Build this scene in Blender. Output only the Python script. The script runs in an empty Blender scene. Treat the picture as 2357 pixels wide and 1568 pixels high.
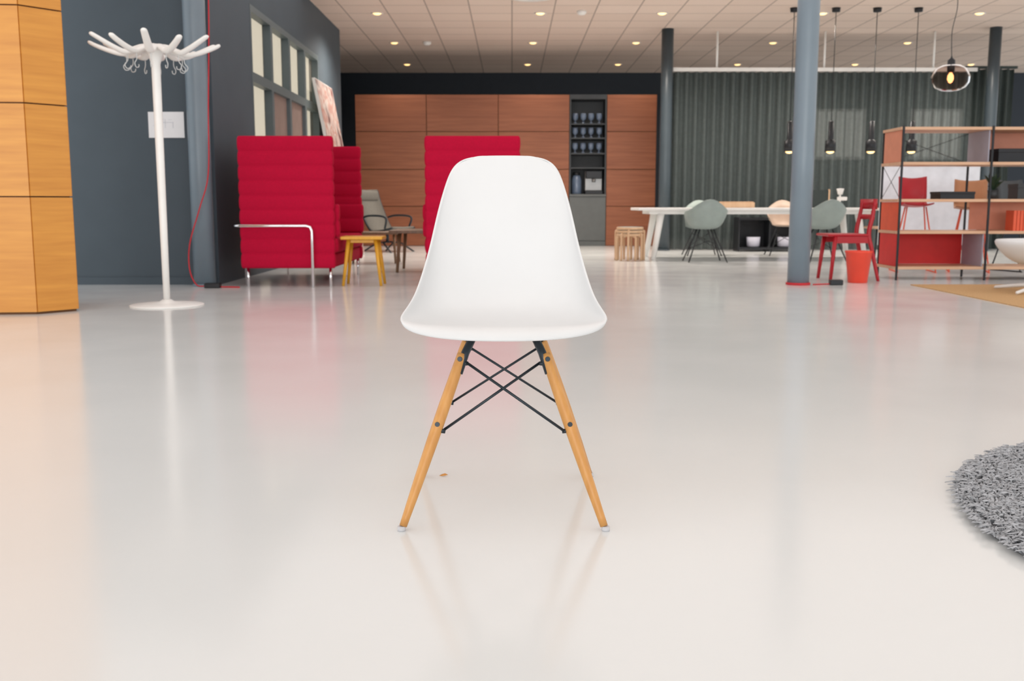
import bpy, math, random
import numpy as np
from mathutils import Vector, Matrix
random.seed(7)
sc = bpy.context.scene
sc.view_settings.view_transform = 'Standard'
COL = sc.collection

# ------------------------------------------------------------------ materials
def M(name, col, rough=.5, metal=0., var=.06, scale=8., stretch=(1,1,1), bump=0., spec=.5,
      coat=0., emit=None, estr=0., sheen=0., detail=3., alpha=0., tint=(1,1,1)):
    m = bpy.data.materials.new(name); m.use_nodes = True
    nt = m.node_tree; b = nt.nodes['Principled BSDF']
    tc = nt.nodes.new('ShaderNodeTexCoord'); mp = nt.nodes.new('ShaderNodeMapping')
    mp.inputs['Scale'].default_value = stretch
    nz = nt.nodes.new('ShaderNodeTexNoise'); nz.inputs['Scale'].default_value = scale
    nz.inputs['Detail'].default_value = detail
    nt.links.new(tc.outputs['Object'], mp.inputs['Vector']); nt.links.new(mp.outputs[0], nz.inputs['Vector'])
    cr = nt.nodes.new('ShaderNodeValToRGB')
    cr.color_ramp.elements[0].position = .3; cr.color_ramp.elements[1].position = .7
    cr.color_ramp.elements[0].color = tuple(max(0, c*(1-var)) for c in col)+(1,)
    cr.color_ramp.elements[1].color = tuple(min(1, c*(1+var)) for c in col)+(1,)
    nt.links.new(nz.outputs['Fac'], cr.inputs['Fac']); nt.links.new(cr.outputs[0], b.inputs['Base Color'])
    b.inputs['Roughness'].default_value = rough; b.inputs['Metallic'].default_value = metal
    b.inputs['Specular IOR Level'].default_value = spec; b.inputs['Coat Weight'].default_value = coat
    b.inputs['Sheen Weight'].default_value = sheen
    if emit:
        b.inputs['Emission Color'].default_value = emit+(1,); b.inputs['Emission Strength'].default_value = estr
    if bump:
        bp = nt.nodes.new('ShaderNodeBump'); bp.inputs['Strength'].default_value = bump
        bp.inputs['Distance'].default_value = .01
        nt.links.new(nz.outputs['Fac'], bp.inputs['Height']); nt.links.new(bp.outputs[0], b.inputs['Normal'])
    if alpha:
        tr = nt.nodes.new('ShaderNodeBsdfTransparent'); mx = nt.nodes.new('ShaderNodeMixShader')
        tr.inputs[0].default_value = tint+(1,)
        mx.inputs[0].default_value = alpha
        out = nt.nodes['Material Output']
        nt.links.new(b.outputs[0], mx.inputs[1]); nt.links.new(tr.outputs[0], mx.inputs[2]); nt.links.new(mx.outputs[0], out.inputs[0])
    return m

def wood(name, c1, c2, stretch, scale=3., rough=.4, coat=0.):
    m = M(name, c1, rough, coat=coat, scale=scale, stretch=stretch, detail=8.)
    cr = [n for n in m.node_tree.nodes if n.type == 'VALTORGB'][0]
    cr.color_ramp.elements[0].color = tuple(c1)+(1,); cr.color_ramp.elements[1].color = tuple(c2)+(1,)
    cr.color_ramp.elements[0].position=.25; cr.color_ramp.elements[1].position=.75
    return m

def glassmat(name, tint, ior=1.25):
    m = bpy.data.materials.new(name); m.use_nodes = True; nt = m.node_tree
    nt.nodes.remove(nt.nodes['Principled BSDF'])
    tr = nt.nodes.new('ShaderNodeBsdfTransparent'); tr.inputs[0].default_value = tint+(1,)
    gl = nt.nodes.new('ShaderNodeBsdfGlossy'); gl.inputs['Roughness'].default_value = .03
    lw = nt.nodes.new('ShaderNodeFresnel'); lw.inputs[0].default_value = ior
    mx = nt.nodes.new('ShaderNodeMixShader')
    nt.links.new(lw.outputs[0], mx.inputs[0]); nt.links.new(tr.outputs[0], mx.inputs[1]); nt.links.new(gl.outputs[0], mx.inputs[2])
    nt.links.new(mx.outputs[0], nt.nodes['Material Output'].inputs[0])
    return m

white_plastic = M('white_plastic', (.745,.752,.755), .42, var=.01, spec=.35)
leg_wood = wood('leg_wood', (.58,.26,.065), (.72,.36,.105), (9,9,1), 6, .38)
black_metal = M('black_metal', (.02,.022,.026), .4, .4)
dark_steel = M('dark_steel', (.03,.04,.05), .35, .5)
glide_mat = M('glide_plastic', (.6,.6,.62), .4)
chrome = M('chrome', (.8,.81,.83), .12, 1., var=.02)
red_fabric = M('red_fabric', (.455,.001,.032), .85, var=.06, scale=60, bump=.1, spec=.2)
orange_ply = wood('orange_ply', (.58,.23,.033), (.72,.32,.052), (1,1,14), 2.2, .4)
joint_dark = M('joint_dark', (.14,.055,.015), .7)
wall_paint = M('slate_paint', (.068,.092,.113), .65, var=.04, scale=3)
dark_wall = M('navy_paint', (.018,.026,.038), .7, var=.04)
col_paint = M('column_paint', (.19,.245,.29), .35, var=.04, scale=3)
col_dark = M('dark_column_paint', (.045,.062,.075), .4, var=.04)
frame_paint = M('frame_paint', (.12,.155,.165), .45, var=.04)
brown_blind = M('brown_blind', (.26,.18,.155), .7)
white_paint = M('white_paint', (.80,.79,.77), .45, var=.03)
cream_paint = M('cream_paint', (.88,.875,.85), .4, var=.02)
cab_wood = wood('cabinet_veneer', (.215,.066,.027), (.33,.112,.050), (.5,1,9), 2.5, .5)
dark_lam = M('dark_laminate', (.035,.04,.045), .5)
grey_lam = M('grey_laminate', (.11,.12,.12), .5)
curtain_mat = M('sheer_curtain', (.058,.073,.072), .8, var=.1, scale=20, alpha=.09)
curtain_dark = M('dark_curtain', (.035,.048,.046), .8, var=.1, scale=20)
yellow_wood = wood('yellow_stain', (.66,.32,.02), (.76,.39,.03), (6,6,1), 5, .4)
birch = wood('birch', (.60,.38,.22), (.70,.48,.30), (6,6,1), 4, .45)
ply_shelf = wood('ply_shelf', (.62,.37,.23), (.72,.47,.31), (1,10,10), 3, .45)
salmon = M('salmon_panel', (.68,.28,.18), .5)
coral = M('coral_panel', (.78,.12,.05), .5)
red_panel = M('red_panel', (.68,.02,.02), .5)
lav = M('lavender_panel', (.42,.42,.50), .5)
white_panel = M('white_panel', (.80,.84,.90), .5)
red_paint = M('red_paint', (.42,.008,.018), .4)
bucket_mat = M('coral_plastic', (.85,.07,.035), .4)
grey_shell = M('sage_shell', (.28,.34,.32), .5)
beige_shell = M('beige_shell', (.42,.31,.24), .5)
grey_fab = M('grey_fabric', (.17,.16,.14), .9, var=.1, scale=60)
dark_wood = wood('dark_wood', (.13,.07,.035), (.22,.12,.06), (8,1,1), 4, .4)
tan_mat = M('tan_leather', (.45,.21,.10), .55)
jute = M('jute', (.54,.33,.15), .95, var=.25, scale=120, bump=.6)
red_cable = M('red_cable', (.55,.01,.02), .5)
blue_glass = M('blue_glaze', (.14,.19,.28), .15, var=.1, spec=.7)
silver_mat = M('silver', (.3,.3,.3), .35, .6)
hook_mat = M('hook_plastic', (.62,.64,.64), .3)
paper_mat = M('paper', (.93,.94,.96), .8, var=.01)
graph_mat = M('graphite', (.6,.62,.68), .8)
glow = M('lamp_glow', (1,.8,.5), .5, emit=(1.,.60,.22), estr=2.2)
glow2 = M('filament_glow', (1,.6,.3), .5, emit=(1.,.42,.16), estr=3.2)
amber_glass = glassmat('smoked_glass', (.76,.66,.61), 1.09)
pane_glass = M('window_glass', (.90,.86,.78), .6, alpha=.9, tint=(.76,.71,.62))
day_glow = M('daylight_blind', (.8,.8,.75), .8, emit=(.95,.97,.9), estr=.7)

def floor_mat():
    m = M('epoxy_floor', (.752,.770,.766), .12, var=.02, scale=.7, detail=6)
    nt = m.node_tree; b = nt.nodes['Principled BSDF']
    n2 = nt.nodes.new('ShaderNodeTexNoise'); n2.inputs['Scale'].default_value = 1.8; n2.inputs['Detail'].default_value = 5
    tc = [n for n in nt.nodes if n.type=='TEX_COORD'][0]
    nt.links.new(tc.outputs['Object'], n2.inputs['Vector'])
    mr = nt.nodes.new('ShaderNodeMapRange'); mr.inputs['To Min'].default_value=.10; mr.inputs['To Max'].default_value=.22
    nt.links.new(n2.outputs['Fac'], mr.inputs['Value']); nt.links.new(mr.outputs[0], b.inputs['Roughness'])
    b.inputs['IOR'].default_value=1.48
    bp = nt.nodes.new('ShaderNodeBump'); bp.inputs['Strength'].default_value=.03; bp.inputs['Distance'].default_value=.02
    nt.links.new(n2.outputs['Fac'], bp.inputs['Height']); nt.links.new(bp.outputs[0], b.inputs['Normal'])
    return m
def ceil_mat():
    m = M('ceiling_tile', (.66,.53,.46), .85)
    nt = m.node_tree; b = nt.nodes['Principled BSDF']
    tc = [n for n in nt.nodes if n.type=='TEX_COORD'][0]
    br = nt.nodes.new('ShaderNodeTexBrick'); br.offset=0.; br.squash=1.
    br.inputs['Scale'].default_value=1.; br.inputs['Brick Width'].default_value=.6; br.inputs['Row Height'].default_value=.6
    br.inputs['Mortar Size'].default_value=.010; br.inputs['Mortar Smooth'].default_value=.1
    br.inputs['Color1'].default_value=(.76,.63,.55,1); br.inputs['Color2'].default_value=(.71,.58,.50,1); br.inputs['Mortar'].default_value=(.36,.29,.25,1)
    nt.links.new(tc.outputs['Object'], br.inputs['Vector'])
    nt.links.new(br.outputs['Color'], b.inputs['Base Color'])
    return m
FLOOR = floor_mat(); CEIL = ceil_mat()

# ------------------------------------------------------------------ mesh builder
def catmull(pts, n=6):
    P = [Vector(p) for p in pts]; out=[]
    for i in range(len(P)-1):
        p0=P[max(i-1,0)];p1=P[i];p2=P[i+1];p3=P[min(i+2,len(P)-1)]
        for k in range(n):
            t=k/n
            out.append(.5*((2*p1)+(-p0+p2)*t+(2*p0-5*p1+4*p2-p3)*t*t+(-p0+3*p1-3*p2+p3)*t**3))
    out.append(P[-1]); return out

class MB:
    def __init__(s): s.v=[]; s.f=[]; s.s=[]
    def add(s,vs,fs,sm=False):
        o=len(s.v); s.v+=[tuple(v) for v in vs]; s.f+=[tuple(i+o for i in f) for f in fs]
        s.s += sm if isinstance(sm,list) else [sm]*len(fs); return s
    def box(s,x0,x1,y0,y1,z0,z1,mat=None):
        vs=[Vector((x,y,z)) for z in (z0,z1) for y in (y0,y1) for x in (x0,x1)]
        if mat: vs=[mat@v for v in vs]
        return s.add(vs,[(0,2,3,1),(4,5,7,6),(0,1,5,4),(2,6,7,3),(0,4,6,2),(1,3,7,5)])
    def cyl(s,p0,p1,r0,r1=None,n=16): return s.tube([p0,p1],[r0,r0 if r1 is None else r1],n)
    def tube(s,pts,r,n=10,flat=1.):
        P=[Vector(p) for p in pts]; R=r if isinstance(r,(list,tuple)) else [r]*len(P)
        vs=[];fs=[];sm=[]
        t=(P[1]-P[0]).normalized()
        up=Vector((0,0,1)) if abs(t.z)<.9 else Vector((0,1,0))
        a=t.cross(up).normalized()
        for i,p in enumerate(P):
            if i==0: tt=P[1]-P[0]
            elif i==len(P)-1: tt=P[-1]-P[-2]
            else: tt=(P[i+1]-P[i]).normalized()+(P[i]-P[i-1]).normalized()
            tt.normalize(); a=(a-tt*a.dot(tt)).normalized(); b=tt.cross(a)
            for k in range(n):
                an=2*math.pi*k/n; vs.append(p+a*math.cos(an)*R[i]+b*math.sin(an)*R[i]*flat)
        for i in range(len(P)-1):
            for k in range(n):
                k2=(k+1)%n; fs.append((i*n+k,i*n+k2,(i+1)*n+k2,(i+1)*n+k)); sm.append(True)
        fs.append(tuple(reversed(range(n)))); sm.append(False)
        fs.append(tuple((len(P)-1)*n+k for k in range(n))); sm.append(False)
        return s.add(vs,fs,sm)
    def lathe(s,prof,c=(0,0,0),n=32,sx=1.,sy=1.):
        vs=[];fs=[]
        for r,z in prof:
            for k in range(n):
                an=2*math.pi*k/n; vs.append((c[0]+r*math.cos(an)*sx,c[1]+r*math.sin(an)*sy,c[2]+z))
        for i in range(len(prof)-1):
            for k in range(n):
                k2=(k+1)%n; fs.append((i*n+k,i*n+k2,(i+1)*n+k2,(i+1)*n+k))
        sm=[True]*len(fs)
        fs.append(tuple(reversed(range(n)))); sm.append(False)
        fs.append(tuple((len(prof)-1)*n+k for k in range(n))); sm.append(False)
        return s.add(vs,fs,sm)
    def prism(s,poly,z0,z1):
        n=len(poly); vs=[(x,y,z0) for x,y in poly]+[(x,y,z1) for x,y in poly]
        fs=[(i,(i+1)%n,n+(i+1)%n,n+i) for i in range(n)]+[tuple(reversed(range(n))),tuple(range(n,2*n))]
        return s.add(vs,fs)
    def quilt(s,x0,x1,y0,y1,z0,z1,bands,bul=.011,per=10):
        """upholstered slab, stitched in horizontal channels"""
        cr=min(.025,(x1-x0)*.35,(y1-y0)*.35); rings=[]
        N=bands*per
        for i in range(N+1):
            ph=(i%per)/per; o=bul*(max(0,math.sin(math.pi*ph))**.45-.6)
            if i in(0,N): o=-bul
            z=z0+(z1-z0)*i/N; ring=[]
            for cx,cy,a0 in ((x1-cr,y1-cr,0),(x0+cr,y1-cr,90),(x0+cr,y0+cr,180),(x1-cr,y0+cr,270)):
                for k in range(4):
                    a=math.radians(a0+k*30); ring.append((cx+(cr+o)*math.cos(a),cy+(cr+o)*math.sin(a),z))
            rings.append(ring)
        n=16; vs=[v for r in rings for v in r]; fs=[];sm=[]
        for i in range(N):
            for k in range(n):
                k2=(k+1)%n; fs.append((i*n+k,i*n+k2,(i+1)*n+k2,(i+1)*n+k)); sm.append(True)
        fs.append(tuple(reversed(range(n))));fs.append(tuple(N*n+k for k in range(n)));sm+=[False,False]
        return s.add(vs,fs,sm)
    def obj(s,name,mat,parent=None,bevel=0,sub=0,solid=0,label=None,smooth=None):
        me=bpy.data.meshes.new(name); me.from_pydata(s.v,[],s.f); me.update()
        me.polygons.foreach_set('use_smooth', [bool(x) if smooth is None else smooth for x in s.s])
        o=bpy.data.objects.new(name,me); COL.objects.link(o)
        if mat: me.materials.append(mat)
        if parent: o.parent=parent
        if solid:
            m=o.modifiers.new('solid','SOLIDIFY'); m.thickness=solid; m.offset=0
        if bevel:
            m=o.modifiers.new('bev','BEVEL'); m.width=bevel; m.segments=2; m.limit_method='ANGLE'
        if sub:
            m=o.modifiers.new('sub','SUBSURF'); m.levels=sub; m.render_levels=sub
        if label: o['label']=label
        return o

def thing(name,label,cat,loc=(0,0,0),rz=0,group=None):
    e=bpy.data.objects.new(name,None); COL.objects.link(e); e.empty_display_size=.1
    e.location=loc; e.rotation_euler=(0,0,math.radians(rz)); e['label']=label; e['category']=cat
    if group: e['group']=group
    return e
def tag(o,label,cat,loc=None,rz=0,group=None):
    o['label']=label;o['category']=cat
    if loc: o.location=loc
    if rz: o.rotation_euler=(0,0,math.radians(rz))
    if group:o['group']=group
    return o
def struct(o): o['kind']='structure'; return o
def dup(src,loc,rz=None,label=None):
    c=src.copy(); COL.objects.link(c); c.location=loc
    if rz is not None: c.rotation_euler=(0,0,math.radians(rz))
    if label: c['label']=label
    def rec(s,d):
        for ch in s.children:
            k=ch.copy(); COL.objects.link(k); k.parent=d; rec(ch,k)
    rec(src,c); return c

# ------------------------------------------------------------------ room shell
CZ=3.5
deep=[(-2.88,16.4),(13,16.4),(13,21.8),(-3.8,21.8)]
struct(MB().box(-7,13,-5,9.35,-.1,0).box(-2.88,13,9.35,16.4,-.1,0).prism(deep,-.1,0).obj('floor',FLOOR))
struct(MB().box(-7,13,-5,9.5,CZ,CZ+.15).box(-2.88,13,9.5,16.4,CZ,CZ+.15).prism(deep,CZ,CZ+.15).obj('ceiling',CEIL))
struct(MB().box(-7,-2.75,9.35,9.5,0,CZ).obj('wall_front_left',wall_paint))
struct(MB().box(-7,-2.75,9.335,9.349,0,.07).obj('baseboard_front_left',wall_paint))
wl=MB()
wl.box(-2.88,-2.75,9.5,10.8,0,CZ).box(-2.88,-2.75,14.5,16.4,0,CZ).box(-2.88,-2.75,10.8,14.5,2.83,CZ).box(-2.88,-2.75,10.8,14.5,0,.12)
struct(wl.obj('wall_left',wall_paint))
struct(MB().prism([(-2.88,16.4),(-2.80,16.4),(-3.66,21.6),(-3.76,21.6)],0,CZ).obj('wall_recess',dark_wall))
struct(MB().box(-3.76,13,21.6,21.75,0,CZ).obj('wall_back',dark_wall))
bw=.925
for i in range(4):
    a=10.8+i*bw; b=a+bw; w=MB()
    w.box(-2.84,-2.745,a,a+.045,.12,2.83).box(-2.84,-2.745,b-.045,b,.12,2.83)
    for z0,z1 in ((.12,.19),(2.04,2.14),(2.76,2.83)): w.box(-2.84,-2.745,a+.045,b-.045,z0,z1)
    wo=struct(w.obj('window_%d'%(i+1),frame_paint))
    MB().box(-2.834,-2.831,a+.045,b-.045,.19,2.76).obj('glass_pane',pane_glass,wo)
    if i in(1,2): MB().box(-2.825,-2.79,a+.046,b-.046,.19,2.04).obj('blind',brown_blind,wo)

# window behind the sheer curtain in the far wall
for i,(a,b) in enumerate(((6.45,7.45),(8.5,9.9))):
    wo=MB().box(a-.06,b+.06,21.54,21.6,1.69,2.75); wo=struct(wo.obj('window_%d'%(5+i),white_paint))
    g=MB(); n=int((b-a)/.2)
    for k in range(n): g.box(a+k*(b-a)/n+.035,a+(k+1)*(b-a)/n-.035,21.52,21.538,1.75,2.69)
    g.obj('vertical_blind',day_glow,wo)

# structural columns
def column(x,y,r,mat,label):
    e=thing('column',label,'column',(x,y,0))
    MB().lathe([(r,0),(r,1.2),(r,2.4),(r,CZ)],n=48).obj('shaft',mat,e)
    MB().lathe([(r+.012,0),(r+.012,.02),(r,.022)],n=48).obj('base_ring',mat if mat!=col_paint or x<0 else red_cable,e)
    return e
column(2.69,9.35,.1,col_paint,'round blue-grey painted steel column with a red ring on the floor')
column(-2.84,9.2,.098,col_paint,'round blue-grey column standing against the slate wall corner')
column(2.47,16.3,.095,col_dark,'dark round column between wood cabinets and curtain')
column(7.6,16.15,.09,col_dark,'dark round column beside the dark curtain end')

# clad pillar
poly=[(-4.1,6.70),(-3.253,6.79),(-3.066,7.016),(-3.42,7.6),(-4.1,7.6)]
cen=Vector((-3.6,7.1))
e=thing('clad_pillar','floor-to-ceiling pillar clad in orange-stained plywood panels','pillar',(cen.x,cen.y,0))
def shr(pl,d):
    out=[]
    for x,y in pl:
        v=Vector((x,y))-cen; out.append(tuple(v*(1-d/v.length)))
    return out
MB().prism(shr(poly,.02),0,CZ).obj('core',joint_dark,e)
zs=[.012,.80,1.42,2.05,2.67,CZ]
for zi in range(5):
    for si in range(5):
        if si in (3,4): continue
        p0=Vector(poly[si])-cen;p1=Vector(poly[(si+1)%5])-cen
        d=(p1-p0).normalized(); nrm=Vector((d.y,-d.x)); q0=p0+d*.004; q1=p1-d*.004
        i0=q0-nrm*.016;i1=q1-nrm*.016
        MB().prism([(q0.x,q0.y),(q1.x,q1.y),(i1.x,i1.y),(i0.x,i0.y)],zs[zi]+.005,zs[zi+1]-.005).obj('plywood_panel',orange_ply,e)

# ------------------------------------------------------------------ main chair
ch=thing('side_chair','white moulded plastic side chair with splayed wooden dowel legs','chair',(-.0195,2.25,0))
C=[(.455,.878),(.454,.876),(.452,.868),(.448,.850),(.442,.820),(.432,.775),(.422,.722),(.412,.662),(.402,.602),(.390,.545),(.365,.490),(.31,.455),(.23,.443),(.15,.448),(.09,.459),(.04,.4655),(.008,.462),(-.006,.452),(-.009,.440)]
E=[(.452,.870),(.450,.866),(.446,.856),(.438,.838),(.425,.810),(.405,.764),(.385,.714),(.36,.658),(.325,.607),(.28,.563),(.225,.526),(.165,.504),(.118,.492),(.095,.485),(.085,.481),(.079,.478),(.074,.475),(.071,.472),(.071,.468)]
W=[.074,.106,.127,.1425,.1535,.1665,.1785,.1895,.201,.212,.2225,.234,.2425,.2445,.2435,.2425,.240,.236,.232]
G=[3]*13+[3,2.8,2.5,2.3,2.2,2.2]
m=MB(); nu=28; vs=[];fs=[]
for i in range(len(C)):
    for j in range(nu+1):
        u=-1+2*j/nu; g=abs(u)**G[i]
        x=W[i]*math.sin(u*math.pi/2*.92)/math.sin(math.pi/2*.92)
        y=C[i][0]*(1-g)+E[i][0]*g; z=C[i][1]*(1-g)+E[i][1]*g
        vs.append((x,y,z))
for i in range(len(C)-1):
    for j in range(nu):
        a=i*(nu+1)+j; fs.append((a,a+1,a+nu+2,a+nu+1))
m.add(vs,fs,True); m.obj('seat_shell',white_plastic,ch,solid=.007,sub=2)
def lerp(a,b,t): return tuple(a[k]+(b[k]-a[k])*t for k in range(3))
for sx in(-1,1):
    for front in(1,0):
        top=(sx*.0975,.10 if front else .33,.400); foot=(sx*.2365,-.024 if front else .44,0.0)
        def L(z): return lerp(foot,top,z/.4)
        pts=[L(z) for z in(.010,.03,.1,.2,.28,.35,.388,.396)]
        leg=MB().tube(pts,[.0090,.0095,.0118,.0138,.0140,.0130,.0120,.0105],24).obj('leg',leg_wood,ch)
        MB().lathe([(.0092,0),(.0095,.003),(.0088,.011)],(foot[0]+0*sx,foot[1],0),20).obj('foot_glide',glide_mat,leg)
        ys=1 if front else -1
        for z in(.384,.236):
            p=L(z); n=Vector((sx*.1,-1*ys,.15)).normalized(); q=Vector(p)+n*.012
            MB().cyl(q,q+n*.003,.0062,.0055,16).cyl(q+n*.003,q+n*.0036,.003,.003,6).obj('bolt',dark_steel,leg)
        a=L(.35); b=L(.398); c=(sx*.074,.125 if front else .29,.434)
        inn=Vector((-sx*.0105,0,0))
        MB().tube([Vector(a)+inn,Vector(b)+inn*.6,Vector(c)],[.0065,.0100,.0095],8,1.).obj('bracket',dark_steel,ch)
        for z in(.374,.222):
            p=Vector(L(z)); MB().tube([p+Vector((-sx*.008,0,0)),p+Vector((-sx*.022,0,-.003 if z<.3 else .0))],[.0062,.0048],10).obj('brace_lug',dark_steel,ch)
for front in(1,0):
    for sx in(-1,1):
        def L2(s,z): 
            top=(s*.0975,.10 if front else .33,.400); foot=(s*.2365,-.024 if front else .44,0.0); return Vector(lerp(foot,top,z/.4))
        o=.004*sx
        p=L2(sx,.376)+Vector((-sx*.018,o,0)); q=L2(-sx,.222)+Vector((sx*.018,o,0))
        MB().cyl(p,q,.0033,n=10).obj('cross_brace',dark_steel,ch)
for y in (.14,.28):
    MB().tube([(-.08,y,.436),(.08,y,.436)],.006,8).obj('mount_bar',dark_steel,ch)

# leaf on floor
lf=MB(); lf.add([(-.012,0,.001),(-.004,.004,.004),(.004,.005,.006),(.012,.001,.003),(.004,-.003,.002),(-.004,-.003,.001)],[(0,5,1),(1,5,4,2),(2,4,3)],True)
tag(lf.obj('dried_leaf',orange_ply,solid=.0008),'tiny curled dry orange leaf lying on the floor','leaf',(-.19,2.69,.0015))

# ------------------------------------------------------------------ coat stand
cs=thing('coat_stand','white coat stand with radiating finger-like arms and wire hooks','coat stand',(-2.578,7.41,0))
MB().lathe([(.265,0),(.268,.005),(.26,.010),(.14,.020),(.06,.028),(.032,.045)],n=48).obj('base',cream_paint,cs)
MB().lathe([(.024,.03),(.027,.6),(.030,1.3),(.032,1.75),(.045,1.80),(.07,1.85),(.075,1.875),(.03,1.895)],n=24).obj('pole',cream_paint,cs)
na=12
for k in range(na):
    a=2*math.pi*(k+.35)/na; c,s=math.cos(a),math.sin(a)
    zt=.02 if k%2 else -.008
    pr=[(.03,1.860),(.09,1.866),(.16,1.842),(.22,1.822),(.30,1.840+zt*.5),(.40,1.880+zt),(.455,1.908+zt)]
    pts=catmull([(r*c,r*s,z) for r,z in pr],5)
    n_=len(pts); R=[.040-.019*(i/n_) for i in range(n_)]; R[0]=.025
    R[-2]=.019; R[-1]=.012
    MB().tube(pts,R,14,.60).obj('arm',cream_paint,cs)
    r=.20
    hk=[(r*c,r*s,1.81),(r*c,r*s,1.765),((r+.022)*c,(r+.022)*s,1.735),((r+.01)*c,(r+.01)*s,1.708),((r-.016)*c,(r-.016)*s,1.712),((r-.02)*c,(r-.02)*s,1.73)]
    MB().tube(catmull(hk,4),.0032,6).obj('hook',hook_mat,cs)

# paper on wall
e=thing('wall_notice','white paper sheet with faint pencil sketch taped to slate wall','poster',(-3.18,9.345,1.473))
MB().box(-.164,.164,-.004,.004,-.117,.117).obj('sheet',paper_mat,e)
g=MB()
for a,b,c,d in ((-.06,.07,.02,.023),(-.06,-.056,-.03,.023),(.06,.064,-.03,.023),(-.01,-.007,-.03,.05),(-.12,-.08,-.01,-.008),(.02,.05,.045,.047),(-.05,-.02,.05,.052)): g.box(a,b,-.0055,-.0042,c,d)
g.obj('sketch',graph_mat,e)

# red cable + power box
cb=catmull([(-2.66,9.03,CZ),(-2.655,9.03,2.5),(-2.70,9.05,1.6),(-2.725,9.05,1.02),(-2.81,9.03,.71),(-2.91,9.03,.40),(-2.92,9.02,.17),(-2.86,9.0,.03),(-2.78,8.98,.015)],8)
tag(MB().tube(cb,.006,8).obj('hanging_cable',red_cable),'thin red cable hanging from ceiling beside the column','cable')
e=thing('power_box','black floor power adapter with a red cable','adapter',(-2.70,8.97,0))
MB().box(-.07,.07,-.04,.04,0,.045).obj('case',black_metal,e,bevel=.008)
MB().tube(catmull([(.07,0,.01),(.15,.03,.007),(.24,.0,.007)],5),.006,8).obj('cord',red_cable,e)
e=thing('power_box','black floor power adapter with a red cable','adapter',(3.03,9.3,0))
MB().box(-.06,.06,-.035,.035,0,.05).obj('case',black_metal,e,bevel=.008)
MB().tube(catmull([(-.06,0,.01),(-.13,.01,.007),(-.22,-.02,.007)],5),.006,8).obj('cord',red_cable,e)

# ------------------------------------------------------------------ sofas
def sofa(x0,x1,y0,y1,flip,label,rail):
    cx,cy=(x0+x1)/2,(y0+y1)/2
    e=thing('high_back_sofa',label,'sofa',(cx,cy,0),180 if flip else 0)
    hx,hy=(x1-x0)/2,(y1-y0)/2; t=.085
    MB().quilt(-hx,hx,-hy,-hy+t,.17,1.357,9).obj('side_panel',red_fabric,e)
    MB().quilt(-hx,hx,hy-t,hy,.17,1.357,9).obj('side_panel',red_fabric,e)
    MB().quilt(-hx,-hx+t,-hy+t,hy-t,.17,1.357,9).obj('back_panel',red_fabric,e)
    MB().quilt(-hx+t,hx-.02,-hy+t,hy-t,.17,.30,1).obj('seat_base',red_fabric,e)
    MB().quilt(-hx+t,hx+.01,-hy+t,0,.305,.45,1,.02).obj('seat_cushion',red_fabric,e)
    MB().quilt(-hx+t,hx+.01,0,hy-t,.305,.45,1,.02).obj('seat_cushion',red_fabric,e)
    for sy in(-1,1):
        ya=sy*(hy-t-.05); MB().quilt(-hx+t,hx+.03,ya-.045,ya+.045,.452,.75,2).obj('armrest',red_fabric,e)
    for sx in(-1,1):
        for sy in(-1,1): 
            MB().cyl((sx*(hx-.05),sy*(hy-.06),0),(sx*(hx-.05),sy*(hy-.06),.175),.013,n=16).obj('leg',chrome,e)
    if rail:
        R=[(-hx-.045,-hy+.35,0),(-hx-.045,-hy+.35,.50),(-hx-.045,-hy+.33,.548),(-hx-.045,-hy+.28,.556),(-hx-.045,-hy,.556),(-hx-.02,-hy-.045,.556),(-hx+.02,-hy-.055,.556),
           (hx-.24,-hy-.055,.556),(hx-.205,-hy-.055,.545),(hx-.19,-hy-.055,.51),(hx-.19,-hy-.055,0)]
        MB().tube(R,.0135,14).obj('side_rail',chrome,e)
    return e
sofa(-2.47,-1.615,9.08,10.82,False,'deep red high-backed sofa with channel-quilted panels and chrome side rail',True)
sofa(-.785,.072,9.08,10.82,True,'deep red high-backed sofa with channel-quilted panels behind the white chair',False)

# yellow stool
e=thing('stool','yellow stained wooden stool with four splayed legs','stool',(-1.385,9.33,0))
MB().box(-.195,.195,-.15,.15,.425,.455).obj('seat',yellow_wood,e,bevel=.01)
MB().box(-.13,.13,-.09,.09,.395,.425).obj('apron',yellow_wood,e,bevel=.004)
for sx in(-1,1):
    for sy in(-1,1): MB().tube([(sx*.175,sy*.14,0),(sx*.125,sy*.09,.425)],[.014,.02],12).obj('leg',yellow_wood,e)

# coffee table
e=thing('coffee_table','low dark wooden coffee table','table',(-.97,11.35,0))
MB().box(-.38,.38,-.4,.4,.43,.465).obj('tabletop',dark_wood,e,bevel=.006)
for sx in(-1,1):
    for sy in(-1,1): MB().tube([(sx*.30,sy*.34,0),(sx*.27,sy*.3,.43)],[.016,.022],10).obj('leg',dark_wood,e)

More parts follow.
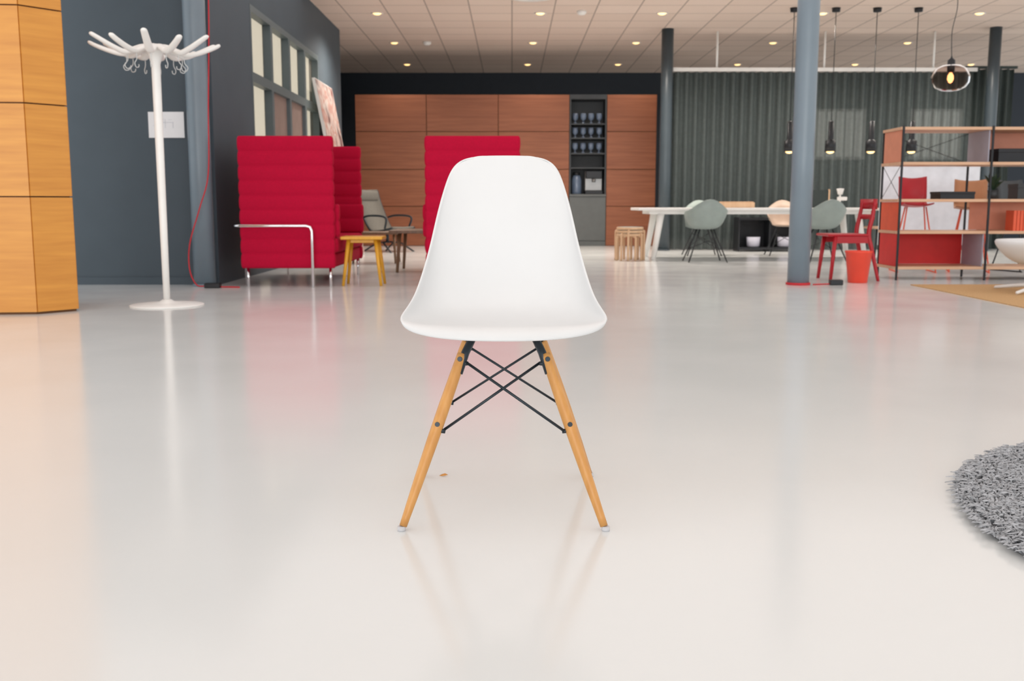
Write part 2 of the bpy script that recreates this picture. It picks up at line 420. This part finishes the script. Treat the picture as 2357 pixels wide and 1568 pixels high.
# lounge chair
e=thing('lounge_chair','grey reclined lounge chair with headrest pillow and metal frame','chair',(-1.98,15.9,0),-35)
prof=[(-.44,.98),(-.38,.80),(-.28,.59),(-.18,.42),(-.10,.34),(.02,.335),(.2,.36),(.34,.39)]
P=catmull([(x,0,z) for x,z in prof],4); vs=[];fs=[]
for p in P: vs+= [(p.x,-.25,p.z),(p.x,0,p.z-.008),(p.x,.25,p.z)]
for i in range(len(P)-1): fs+=[(3*i,3*i+1,3*i+4,3*i+3),(3*i+1,3*i+2,3*i+5,3*i+4)]
MB().add(vs,fs,True).obj('sling_seat',grey_fab,e,solid=.03)
MB().quilt(-.42,-.355,-.2,.2,.80,.96,1,.02).obj('headrest',grey_fab,e)
for sy in(-1,1):
    MB().tube(catmull([(x,sy*.265,z-.01) for x,z in prof],3),.014,8).obj('side_frame',dark_steel,e)
    MB().tube(catmull([(-.24,sy*.29,.54),(-.1,sy*.31,.57),(.15,sy*.31,.565),(.25,sy*.3,.52),(.2,sy*.28,.37)],4),.016,8).obj('armrest',dark_steel,e)
    MB().tube([(-.28,sy*.27,.0),(-.05,sy*.2,.14),(.0,0,.16)],.013,8).obj('leg',dark_steel,e)
    MB().tube([(.32,sy*.27,.0),(.1,sy*.2,.14),(.0,0,.16)],.013,8).obj('leg',dark_steel,e)
MB().cyl((0,0,.14),(0,0,.34),.025).obj('stem',dark_steel,e)
e=thing('side_table','low dark wooden side table beside the grey lounge chair','table',(-1.75,12.9,0))
MB().box(-.3,.3,-.25,.25,.37,.40).obj('tabletop',dark_wood,e,bevel=.005)
for sx in(-1,1):
    for sy in(-1,1): MB().tube([(sx*.27,sy*.22,0),(sx*.25,sy*.2,.37)],[.014,.018],10).obj('leg',dark_wood,e)

# leaning artwork
e=thing('leaning_artwork','large blurry pink and dark abstract canvas leaning on window wall','painting',(-2.24,14.55,0))
art=M('art_print',(.5,.4,.38),.6)
nt=art.node_tree; cr=[n for n in nt.nodes if n.type=='VALTORGB'][0]; nz=[n for n in nt.nodes if n.type=='TEX_NOISE'][0]
nz.inputs['Scale'].default_value=3.0; nz.inputs['Detail'].default_value=2
el=cr.color_ramp.elements; el[0].color=(.12,.02,.02,1); el[0].position=.25; el[1].color=(.46,.38,.35,1); el[1].position=.42
x=el.new(.5); x.color=(.34,.16,.13,1); x=el.new(.56); x.color=(.48,.42,.39,1); x=el.new(.66); x.color=(.10,.03,.03,1)
th=math.atan(.45/2.48)
R=Matrix.Rotation(-th,4,'Y')
MB().box(-.04,0,-.65,.65,0.01,2.5,R).obj('frame',white_paint,e,bevel=.003)
MB().box(.001,.004,-.64,.64,.02,2.49,R).obj('canvas',art,e)

# ------------------------------------------------------------------ back cabinets
zr=[.0,.71,1.367,2.033,2.68]
for a,b in ((-2.794,-1.524),(-1.524,-.245),(-.245,1.025),(1.69,2.58)):
    cx=(a+b)/2; h=(b-a)/2
    e=thing('wall_cabinet','tall reddish wood veneer cabinet with flush doors','cabinet',(cx,18.1,0),group='wood veneer wall cabinets')
    MB().box(-h+.001,h-.001,.02,.5,0,2.68).obj('body',joint_dark,e)
    for i in range(4): MB().box(-h+.006,h-.006,0,.019,zr[i]+.006,zr[i+1]-.006).obj('door',cab_wood,e,bevel=.002)
e=thing('niche_cabinet','tall dark niche cabinet with open shelves between wood cabinets','cabinet',(1.3575,18.1,0))
MB().box(-.33,-.305,0,.5,.93,2.68).obj('side_panel',dark_lam,e); MB().box(.305,.33,0,.5,.93,2.68).obj('side_panel',dark_lam,e)
MB().box(-.305,.305,.47,.5,.93,2.68).obj('back_panel',dark_lam,e)
MB().box(-.305,.305,0,.47,2.6,2.68).obj('top_panel',dark_lam,e)
for z in(2.18,1.93,1.66,1.405): MB().box(-.304,.304,.02,.469,z-.025,z).obj('shelf',dark_lam,e)
e2=thing('counter_cabinet','grey base cabinet with flush doors under the niche','cabinet',(1.3575,18.1,0))
MB().box(-.33,.33,.0,.5,0,.885).obj('body',grey_lam,e2)
MB().box(-.33,.33,-.03,.5,.885,.928).obj('worktop',grey_lam,e2,bevel=.003)
MB().box(-.326,.326,-.02,-.001,.1,.875).obj('door',grey_lam,e2,bevel=.003)
g0=None
for z in(2.18,1.93,1.66):
    for x in(-.225,-.08,.06,.205):
        loc=(1.3575+x,18.2,z)
        if g0 is None:
            g0=MB().lathe([(.03,0),(.036,.006),(.012,.02),(.012,.05),(.045,.075),(.052,.12),(.048,.175),(.044,.178),(.04,.12),(.0,.08)],n=20).obj('stemmed_glass',blue_glass)
            tag(g0,'blue-grey stemmed drinking glass on the dark niche shelf','glass',loc,group='glasses on the niche shelves')
        else: dup(g0,loc)
e=thing('coffee_machine','silver and black coffee machine on grey counter','coffee machine',(1.48,18.3,.928))
MB().box(-.16,.16,-.13,.15,0,.06).obj('drip_base',black_metal,e,bevel=.01)
MB().box(-.16,.16,.0,.15,.06,.42).obj('body',silver_mat,e,bevel=.015)
MB().box(-.15,.15,-.12,.0,.28,.42).obj('brew_head',black_metal,e,bevel=.015)
MB().cyl((0,-.07,.22),(0,-.07,.28),.03).obj('spout',silver_mat,e)
e=thing('water_carafe','dark glass coffee carafe with black lid on grey counter','carafe',(1.17,18.28,.928))
MB().lathe([(.08,0),(.09,.02),(.09,.25),(.07,.32),(.06,.34)],n=24).obj('jug',blue_glass,e)
MB().lathe([(.065,.34),(.065,.39),(.02,.40)],n=24).obj('lid',black_metal,e)

# ------------------------------------------------------------------ curtain
def pleat(x0,x1,y,z0,z1,lam,amp):
    n=int((x1-x0)/lam*12); vs=[];fs=[]
    for i in range(n+1):
        x=x0+(x1-x0)*i/n; s=math.sin(2*math.pi*(x-x0)/lam)
        yy=y+amp*math.copysign(abs(s)**.7,s)
        vs+=[(x,yy,z0),(x,yy,z1)]
    for i in range(n): fs.append((2*i,2*i+2,2*i+3,2*i+1))
    return MB().add(vs,fs,True)
e=thing('curtain','tall sheer grey-green pleated room divider curtain on white rail','curtain',(0,16.5,0))
pleat(2.56,7.44,0,.01,2.86,.15,.038).obj('fabric',curtain_mat,e)
MB().box(2.56,7.5,-.03,.03,2.87,2.93).obj('rail',white_paint,e,bevel=.004)
for x in(3.3,5.03,6.79): MB().cyl((x,0,2.93),(x,0,CZ),.018,n=10).obj('hanger_rod',white_paint,e)
e=thing('curtain','dark green pleated curtain beside the round column','curtain',(0,16.62,0))
pleat(7.36,8.15,0,.01,2.92,.12,.04).obj('fabric',curtain_dark,e)
MB().box(7.36,8.2,-.03,.03,2.93,2.97).obj('rail',curtain_dark,e)
MB().cyl((7.87,0,2.97),(7.87,0,CZ),.018,n=10).obj('hanger_rod',white_paint,e)

# ------------------------------------------------------------------ ceiling fittings
d0=None
spots=[]
for yy,xs in ((14.97,(-1.96,.41,2.18,4.51,6.79)),(17.63,(-2.02,.36,2.13,4.48,6.79,9.1)),(20.3,(-2.08,.31,2.10,4.47,6.8,9.1))):
    for x in xs:
        loc=(x,yy,CZ)
        if d0 is None:
            d0=thing('downlight','round warm glowing recessed ceiling downlight with white trim','downlight',loc,group='recessed ceiling downlights')
            MB().lathe([(.06,-.001),(.088,-.001),(.090,-.006),(.063,-.008),(.06,-.006)],n=28).obj('trim_ring',white_paint,d0)
            MB().lathe([(.001,-.004),(.061,-.004),(.061,-.008),(.038,-.022),(.001,-.028)],n=24).obj('lens',glow,d0)
        else: dup(d0,loc)
        spots.append(loc)
for i,l in enumerate(spots):
    en = 270 if l[1]<16 else (40 if l[1]<19 else 70)
    ld=bpy.data.lights.new('downlight_beam','SPOT'); ld.energy=en; ld.color=(1,.91,.81); ld.spot_size=math.radians(150); ld.spot_blend=1; ld.shadow_soft_size=.05
    lo=bpy.data.objects.new('downlight_beam',ld); lo.location=(l[0],l[1],l[2]-.09); COL.objects.link(lo)
for loc in((1.0,14.8,CZ),(-1.45,17.55,CZ)):
    o=MB().lathe([(.07,0),(.07,-.03),(.045,-.055),(.01,-.06)],n=24).obj('smoke_detector',white_paint)
    tag(o,'small white round smoke detector on the ceiling','smoke detector',loc)
o=MB().lathe([(.32,0),(.31,-.02),(.2,-.03),(.19,-.015),(.1,-.035),(.01,-.04)],n=40).obj('ceiling_vent',white_paint)
tag(o,'round white ceiling air vent','vent',(.25,13.75,CZ))

# black cylinder pendants
p0=None
for x in(3.994,4.584,5.167,5.75):
    if p0 is None:
        p0=thing('pendant_lamp','slim black cylindrical metal pendant lamp over the table','lamp',(x,14.58,0),group='black pendant lamps in a row')
        MB().lathe([(.03,CZ-.06),(.055,CZ-.055),(.06,CZ-.001)],n=20).obj('canopy',black_metal,p0)
        MB().cyl((0,0,1.92),(0,0,CZ-.05),.0055,n=6).obj('cord',black_metal,p0)
        MB().lathe([(.012,1.935),(.038,1.925),(.040,1.68),(.044,1.665),(.074,1.65),(.077,1.50),(.072,1.50),(.070,1.6),(.03,1.62)][::-1],n=24).obj('lamp_shade',black_metal,p0)
        MB().lathe([(.001,1.472),(.03,1.476),(.05,1.49),(.060,1.515),(.001,1.53)],n=20).obj('bulb',glow,p0)
    else: dup(p0,(x,14.58,0))
# glass pendant
e=thing('glass_pendant_lamp','smoked glass globe pendant lamp with warm glowing bulb','lamp',(4.376,10.2,0))
pr=[(.03,2.130),(.10,2.118),(.155,2.08),(.184,2.01),(.178,1.95),(.145,1.90),(.08,1.870),(.02,1.862)]
MB().lathe(pr,n=40).obj('glass_globe',amber_glass,e)
MB().lathe([(.035,2.05),(.037,2.10),(.037,2.17),(.012,2.19),(.006,2.21)],n=20).obj('socket',black_metal,e)
MB().lathe([(.012,2.05),(.028,2.02),(.03,1.985),(.018,1.955),(.002,1.945)],n=16).obj('bulb',glow2,e)
MB().tube(catmull([(0,0,2.2),(-.01,0,2.45),(.03,0,2.7),(.0,0,3.0),(.01,0,CZ)],6),.004,6).obj('cord',black_metal,e)

# ------------------------------------------------------------------ dining table group
e=thing('long_table','long white table with splayed pale wooden legs','table',(3.36,13.95,0))
MB().box(-1.66,1.66,-.45,.45,.665,.70).obj('tabletop',white_paint,e,bevel=.008)
MB().box(-1.5,1.5,-.36,.36,.615,.665).obj('apron',cream_paint,e)
for sx in(-1,1):
    for sy in(-1,1): MB().tube([(sx*1.44,sy*.38,0),(sx*1.34,sy*.33,.62)],[.034,.05],8).obj('leg',cream_paint,e)
def tub(loc,rz,mat,label):
    e=thing('tub_chair',label,'chair',loc,rz)
    vs=[];fs=[];n=36;m_=8
    for j in range(m_+1):
        r=j/m_
        for k in range(n):
            a=2*math.pi*k/n; s=math.sin(a); c=math.cos(a)
            back=max(0,-s); rim=.46+.20*min(1,(1-s)/1.1)+.15*back**3
            if s>.5: rim=.46-.03*(s-.5)
            ax=.275*(1+.04*back); ay=.25
            rr=r**.75
            z=.43+(rim-.43)*r**3.2
            vs.append((ax*c*rr, ay*s*rr-(.05*back*r**3), z))
    for j in range(m_):
        for k in range(n):
            k2=(k+1)%n; fs.append((j*n+k,j*n+k2,(j+1)*n+k2,(j+1)*n+k))
    MB().add(vs,fs,True).obj('seat_shell',mat,e,solid=.012)
    for sx in(-1,1):
        for sy in(-1,1): MB().tube([(sx*.25,sy*.23,0),(sx*.09,sy*.09,.425)],.009,8).obj('leg',black_metal,e)
        MB().tube([(sx*.19,.165,.16),(-sx*.13,-.13,.32)],.005,6).obj('strut',black_metal,e)
    return e
tub((2.54,13.15,0),0,grey_shell,'sage grey moulded tub chair with black dowel legs')
tub((4.08,13.15,0),5,grey_shell,'sage grey moulded tub chair with black dowel legs beside the column')
tub((2.80,14.75,0),180,grey_shell,'sage grey moulded tub chair on the far side of the table')
tub((4.02,14.75,0),175,beige_shell,'beige moulded tub chair on the far side of the table')
def bstool(loc,rz,zt,label):
    e=thing('bentwood_stool',label,'stool',loc,rz,group='stacked bentwood stools')
    MB().lathe([(.175,zt-.035),(.18,zt-.03),(.18,zt-.006),(.175,zt-.001)],n=36).obj('seat_rim',birch,e)
    MB().lathe([(.165,zt-.001),(.165,zt+.002)],n=36).obj('seat_pad',grey_shell,e)
    for k in range(4):
        a=math.pi/2*k+.3; c,s=math.cos(a),math.sin(a)
        P=catmull([(.19*c,.19*s,-loc[2]+.001),(.19*c,.19*s,zt-.1),(.18*c,.18*s,zt-.05),(.12*c,.12*s,zt-.038)],5)
        MB().tube(P,.016,6).obj('leg',birch,e)
    return e
bstool((1.585,13.45,0),0,.36,'round birch bentwood stool')
bstool((1.585,13.45,.043),30,.36,'round birch bentwood stool stacked on another stool')
bstool((1.585,13.45,.086),60,.36,'round birch bentwood stool on top of a stack')
o=MB().box(-.235,.235,-.1,.1,0,.075).box(-.22,.22,-.085,.085,.075,.085).obj('wooden_tray',birch,bevel=.006)
tag(o,'flat birch wooden box on the long table','box',(3.1,13.9,.70))
e=thing('table_lamp','small white table lamp on the long table','lamp',(4.50,13.8,.70))
MB().lathe([(.07,0),(.07,.02),(.015,.03),(.013,.2)],n=20).obj('base',white_paint,e)
MB().box(-.03,.09,-.04,.04,.10,.15).obj('arm',white_paint,e,bevel=.01)
MB().lathe([(.03,.18),(.05,.26),(.001,.265)],n=20).obj('lamp_shade',white_paint,e)
e=thing('display_board','small green board in a birch frame on the table','board',(4.28,14.0,.70))
MB().box(-.12,.12,-.01,.01,0,.245).obj('board',curtain_dark,e); MB().box(.12,.14,-.015,.015,0,.255).obj('frame',birch,e)
e=thing('low_sideboard','low black open sideboard in front of the curtain','sideboard',(4.1,16.1,0))
MB().box(-.5,.5,-.2,.2,.50,.54).obj('top',black_metal,e); MB().box(-.5,.5,-.2,.2,.03,.07).obj('bottom_shelf',black_metal,e)
MB().box(-.48,.48,.17,.19,.07,.5).obj('back_panel',black_metal,e)
for x in(-.49,0,.49): MB().box(x-.012,x+.012,-.19,.17,0,.5).obj('upright',black_metal,e)
for x in(3.86,4.35):
    o=MB().lathe([(.08,0),(.1,.02),(.11,.16),(.10,.16),(.09,.02)],n=24,sx=1.,sy=.8).obj('storage_basket',lav)
    tag(o,'pale grey storage basket on the black sideboard','basket',(x,16.0,.07),group='baskets on the sideboard')
e=thing('tan_chair','tan plywood chair with square back behind the table end','chair',(5.05,13.6,0),0)
MB().box(-.12,.12,-.22,-.19,.42,1.0).obj('backrest',ply_shelf,e,bevel=.01)
MB().box(-.2,.2,-.2,.22,.42,.45).obj('seat',ply_shelf,e,bevel=.01)
for sx in(-1,1):
    for sy in(-1,1): MB().tube([(sx*.18,sy*.19,0),(sx*.15,sy*.16,.42)],.012,8).obj('leg',black_metal,e)

# ------------------------------------------------------------------ red wooden chair and bucket
e=thing('red_chair','red painted wooden chair with curved backrest','chair',(3.33,9.98,0))
MB().box(-.24,.17,-.2,.2,.435,.46).obj('seat',red_paint,e,bevel=.012)
for sy in(-1,1):
    MB().tube([(-.20,sy*.2,0),(-.16,sy*.175,.435)],[.017,.022],10).obj('leg',red_paint,e)
    P=catmull([(.27,sy*.2,0),(.2,sy*.185,.3),(.165,sy*.175,.46),(.19,sy*.18,.62),(.215,sy*.17,.78)],5)
    MB().tube(P,[.016+.006*math.sin(math.pi*i/(len(P)-1)) for i in range(len(P))],10).obj('back_leg',red_paint,e)
    MB().box(-.15,.18,sy*.18-.01,sy*.18+.01,.37,.435).obj('apron',red_paint,e)
P=catmull([(.20,-.19,.76),(.255,-.1,.765),(.27,0,.765),(.255,.1,.765),(.20,.19,.76)],5)
vs=[];fs=[]
for p in P: vs+=[(p.x,p.y,.70),(p.x,p.y,.80)]
for i in range(len(P)-1): fs.append((2*i,2*i+2,2*i+3,2*i+1))
MB().add(vs,fs,True).obj('top_rail',red_paint,e,solid=.02)
vs=[(x,y,z-.15) for x,y,z in vs]; 
MB().add([(v[0]-.02,v[1],v[2] if k%2 else v[2]+.05) for k,v in enumerate(vs)],fs,True).obj('back_slat',red_paint,e,solid=.016)
e=thing('bucket','coral red plastic waste bucket beside the red chair','bucket',(3.335,9.6,0))
MB().lathe([(.085,0),(.09,.004),(.122,.285),(.128,.29),(.126,.305),(.118,.303),(.112,.28),(.085,.012),(.01,.01)],n=36).obj('body',bucket_mat,e)

# ------------------------------------------------------------------ shelving unit
X0,X1,X2=3.815,4.69,5.565; YA,YB=9.9,10.37; Z=[.135,.487,.80,1.16,1.497]
e=thing('shelving_unit','open modular shelving unit with plywood shelves and coloured panels','shelf',(X0,YA,0))
W_=X2-X0; D=YB-YA
for z in Z: MB().box(-.02,W_+.02,-.01,D+.01,z-.028,z).obj('shelf_board',ply_shelf,e,bevel=.002)
for x in(0,X1-X0,W_):
    for y in(-.018,D+.018): MB().box(x-.009,x+.009,y-.008,y+.008,0,Z[4]+.01).obj('upright',black_metal,e)
def side(x,i,mat,lab): MB().box(x-.006,x+.006,.012,D-.012,Z[i]+.002,Z[i+1]-.03).obj('side_panel',mat,e,label=lab)
def back(a,b,i,mat,lab): MB().box(a+.03,b-.03,D-.012,D-.002,Z[i]+.002,Z[i+1]-.03).obj('back_panel',mat,e,label=lab)
bx=X1-X0
side(0,3,salmon,'salmon side panel'); side(0,1,coral,'coral side panel'); side(0,0,red_panel,'red side panel')
side(bx-.02,3,lav,'lavender divider panel'); side(bx-.02,0,lav,'lavender divider panel')
back(0,bx,0,red_panel,'red back panel')
back(bx,W_,3,salmon,'salmon back panel'); back(bx,W_,1,salmon,'salmon back panel')
MB().tube([(-.002,0,Z[2]+.01),(-.002,D,Z[3]-.03)],.003,6).tube([(-.002,D,Z[2]+.01),(-.002,0,Z[3]-.03)],.003,6).obj('cross_wire',black_metal,e)
MB().tube([(0,D+.01,Z[3]),(bx,D+.01,Z[4]-.03)],.003,6).tube([(bx,D+.01,Z[3]),(0,D+.01,Z[4]-.03)],.003,6).obj('cross_wire',black_metal,e)
def tbox(name,lab,cat,x,y,z,sx,sy,sz,mat):
    o=MB().box(-sx/2,sx/2,-sy/2,sy/2,0,sz).box(-sx/2-.004,sx/2+.004,-sy/2-.004,sy/2+.004,sz*.72,sz+.004).obj(name,mat,bevel=.004); return tag(o,lab,cat,(x,y,z))
tbox('storage_box','flat black storage box on plywood shelf','box',4.42,10.1,.80,.34,.25,.07,black_metal)
tbox('storage_box','long black box on upper plywood shelf','box',5.1,10.1,1.16,.6,.25,.13,black_metal)
tbox('storage_box','dark grey box on plywood shelf','box',5.2,10.15,.80,.3,.2,.15,dark_lam)
bk=None
for i in range(7):
    x=5.0+i*.034; loc=(x,10.05,.487)
    if bk is None:
        bk=thing('book','thin orange-spined book standing on the shelf','book',loc,group='books on the lower shelf')
        MB().box(-.014,-.011,-.08,.08,0,.2).box(.011,.014,-.08,.08,0,.2).box(-.014,.014,-.083,-.08,0,.2).obj('cover',coral,bk)
        MB().box(-.011,.011,-.079,.076,.004,.196).obj('pages',cream_paint,bk)
    else: dup(bk,loc)
pl=thing('potted_plant','small green leafy plant in dark pot on upper shelf','plant',(4.85,10.15,.80))
MB().lathe([(.04,0),(.055,.09),(.05,.09),(.045,.08)],n=20).obj('pot',dark_lam,pl)
g=MB()
for k in range(40):
    a=random.uniform(0,6.28); r=random.uniform(.05,.12); z=random.uniform(.12,.26); b=Vector((0,0,.08)); t=Vector((r*math.cos(a),r*math.sin(a),z)); w=Vector((-math.sin(a),math.cos(a),0))*.016
    mid=b.lerp(t,.6)+Vector((0,0,.02)); g.add([b,mid+w,t,mid-w],[(0,1,2,3)],True)
g.obj('foliage',M('leaf_green',(.03,.06,.033),.5),pl)

# counter-height shell chairs behind the shelf
def wirechair(loc,rz,mat,legm,label,h=.44,w=.19):
    e=thing('shell_chair',label,'chair',loc,rz)
    vs=[];fs=[]; pr=[(.2,.01),(.1,.0),(-.05,-.01),(-.15,.01),(-.2,.08),(-.22,.2),(-.25,.31)]; P=catmull([(0,y,z+h) for y,z in pr],3)
    for p in P:
        for k in range(7): u=-1+k/3; vs.append((u*w,p.y+.03*u*u*(1 if p.z>h+.06 else 0),p.z+.02*u*u))
    for i in range(len(P)-1):
        for k in range(6): fs.append((i*7+k,i*7+k+1,i*7+k+8,i*7+k+7))
    MB().add(vs,fs,True).obj('seat_shell',mat,e,solid=.014)
    for sx in(-1,1):
        P=catmull([(sx*.1,.05,h-.01),(sx*.2,.2,.03),(sx*.2,.22,.009),(sx*.2,0,.009),(sx*.2,-.22,.009),(sx*.2,-.2,.03),(sx*.1,-.05,h-.01)],4)
        MB().tube(P,.008,8).obj('wire_leg',legm,e)
    MB().tube([(-.15,.12,.25),(.15,.12,.25)],.007,6).obj('foot_bar',legm,e)
    return e
wirechair((4.50,11.2,0),170,red_paint,coral,'red shell counter chair with orange wire sled legs',.73,.15)
wirechair((5.12,11.2,0),160,tan_mat,coral,'tan leather shell counter chair with orange wire sled legs',.70,.17)
wirechair((5.75,11.3,0),200,dark_lam,black_metal,'black shell counter chair with wire sled legs',.70)
e=thing('room_divider','white free-standing display board behind the shelving unit','partition',(5.08,12.3,0))
MB().box(-.58,.62,-.015,.015,.25,1.235).obj('board',white_panel,e,bevel=.004)
for x in(-.42,.42):
    MB().box(x-.02,x+.02,-.2,.2,0,.03).box(x-.015,x+.015,-.014,.014,.03,.25).obj('foot',black_metal,e)

# white lounge chair at frame edge
e=thing('white_lounge_chair','low white shell lounge chair on star base','chair',(4.52,8.45,.004),90)
vs=[];fs=[]; n=32; mm=8
for j in range(mm+1):
    r=j/mm
    for k in range(n):
        a=2*math.pi*k/n; s,c=math.sin(a),math.cos(a)
        z=.25+.20*r**2.5+ (.35*max(0,-s)**2*r**3)
        vs.append((.36*c*r**.7,.40*s*r**.7,z))
for j in range(mm):
    for k in range(n): k2=(k+1)%n; fs.append((j*n+k,j*n+k2,(j+1)*n+k2,(j+1)*n+k))
MB().add(vs,fs,True).obj('seat_shell',white_plastic,e,solid=.05,sub=1)
MB().cyl((0,0,.06),(0,0,.25),.025).obj('stem',chrome,e)
for k in range(4):
    a=math.radians(35+90*k); MB().tube([(0,0,.075),(.2*math.cos(a),.2*math.sin(a),.05),(.42*math.cos(a),.42*math.sin(a),.02),(.43*math.cos(a),.43*math.sin(a),.015)],[.022,.018,.014,.008],8).obj('base_arm',white_paint,e)

# jute rug
o=MB().box(3.72,7.6,6.3,9.28,0,.008).obj('jute_rug',jute); tag(o,'tan woven jute rug lying on the floor','rug')

# shaggy rug
rg=thing('shaggy_rug','round grey shaggy rug with thick felt strands','rug',(2.05,2.15,0))
MB().lathe([(.955,0),(.96,.006),(.955,.012),(.01,.012)],n=96).obj('backing',M('rug_backing',(.22,.22,.23),.9),rg)
rng=np.random.default_rng(3); N=60000
V=[];F=[]
rad=.965*np.sqrt(rng.random(N)); ang=rng.random(N)*2*np.pi
for i in range(N):
    x=rad[i]*math.cos(ang[i]); y=rad[i]*math.sin(ang[i])
    ta=rng.random()*6.283; outw=max(0,(rad[i]-.88)/.085)*.010
    L=.012+.011*rng.random(); lean=.010+.014*rng.random()
    dx=lean*math.cos(ta)+outw*math.cos(ang[i]); dy=lean*math.sin(ta)+outw*math.sin(ang[i])
    w=.0020+.001*rng.random(); px,py=-math.sin(ta),math.cos(ta)
    z1=.012+L*.8; z2=.010+L*(.65+.35*rng.random())
    if rad[i]>.94: z1*=.75; z2*=.7
    o=len(V)
    for (cx,cy,cz,ww) in ((x,y,.008,w),(x+dx*.45,y+dy*.45,z1,w*1.15),(x+dx,y+dy,z2,w*.95)):
        V+=[(cx-px*ww,cy-py*ww,cz),(cx+px*ww,cy+py*ww,cz),(cx-math.cos(ta)*ww,cy-math.sin(ta)*ww,cz+ww)]
    for b in(0,3):
        for k in range(3): k2=(k+1)%3; F.append((o+b+k,o+b+k2,o+b+3+k2,o+b+3+k))
    F.append((o+6,o+7,o+8))
me=bpy.data.meshes.new('pile'); me.from_pydata(V,[],F); me.update()
po=bpy.data.objects.new('pile',me); COL.objects.link(po); po.parent=rg; po['kind']='stuff'
me.materials.append(M('shag_pile',(.39,.40,.42),.9,var=.28,scale=60,detail=2))

# ------------------------------------------------------------------ light
w=bpy.data.worlds.new('World'); sc.world=w; w.use_nodes=True
bg=w.node_tree.nodes['Background']; bg.inputs[0].default_value=(.93,.97,1,1); bg.inputs[1].default_value=1.3
sl=bpy.data.lights.new('low_daylight','SUN'); sl.energy=1.1; sl.angle=math.radians(34); sl.color=(1,.99,.97)
so=bpy.data.objects.new('low_daylight',sl); so.rotation_euler=(math.radians(86),0,math.radians(-6)); COL.objects.link(so)
l=bpy.data.lights.new('added_ceiling_fill','AREA'); l.shape='RECTANGLE'; l.size=17; l.size_y=14.5; l.energy=480; l.color=(.97,.985,1)  # wide area fill added above the view to brighten the floor, no real fitting
o=bpy.data.objects.new('added_ceiling_fill',l); o.location=(1.5,6.2,3.47); COL.objects.link(o)

# ------------------------------------------------------------------ camera
cd=bpy.data.cameras.new('Camera'); cam=bpy.data.objects.new('Camera',cd); COL.objects.link(cam)
cam.location=(0,0,.75); cam.rotation_euler=(math.radians(90)-math.atan(.137),0,0)
cd.sensor_width=36; cd.lens=35.0; cd.clip_end=200
cd.dof.use_dof=True; cd.dof.focus_distance=2.32; cd.dof.aperture_fstop=7.1
sc.camera=cam
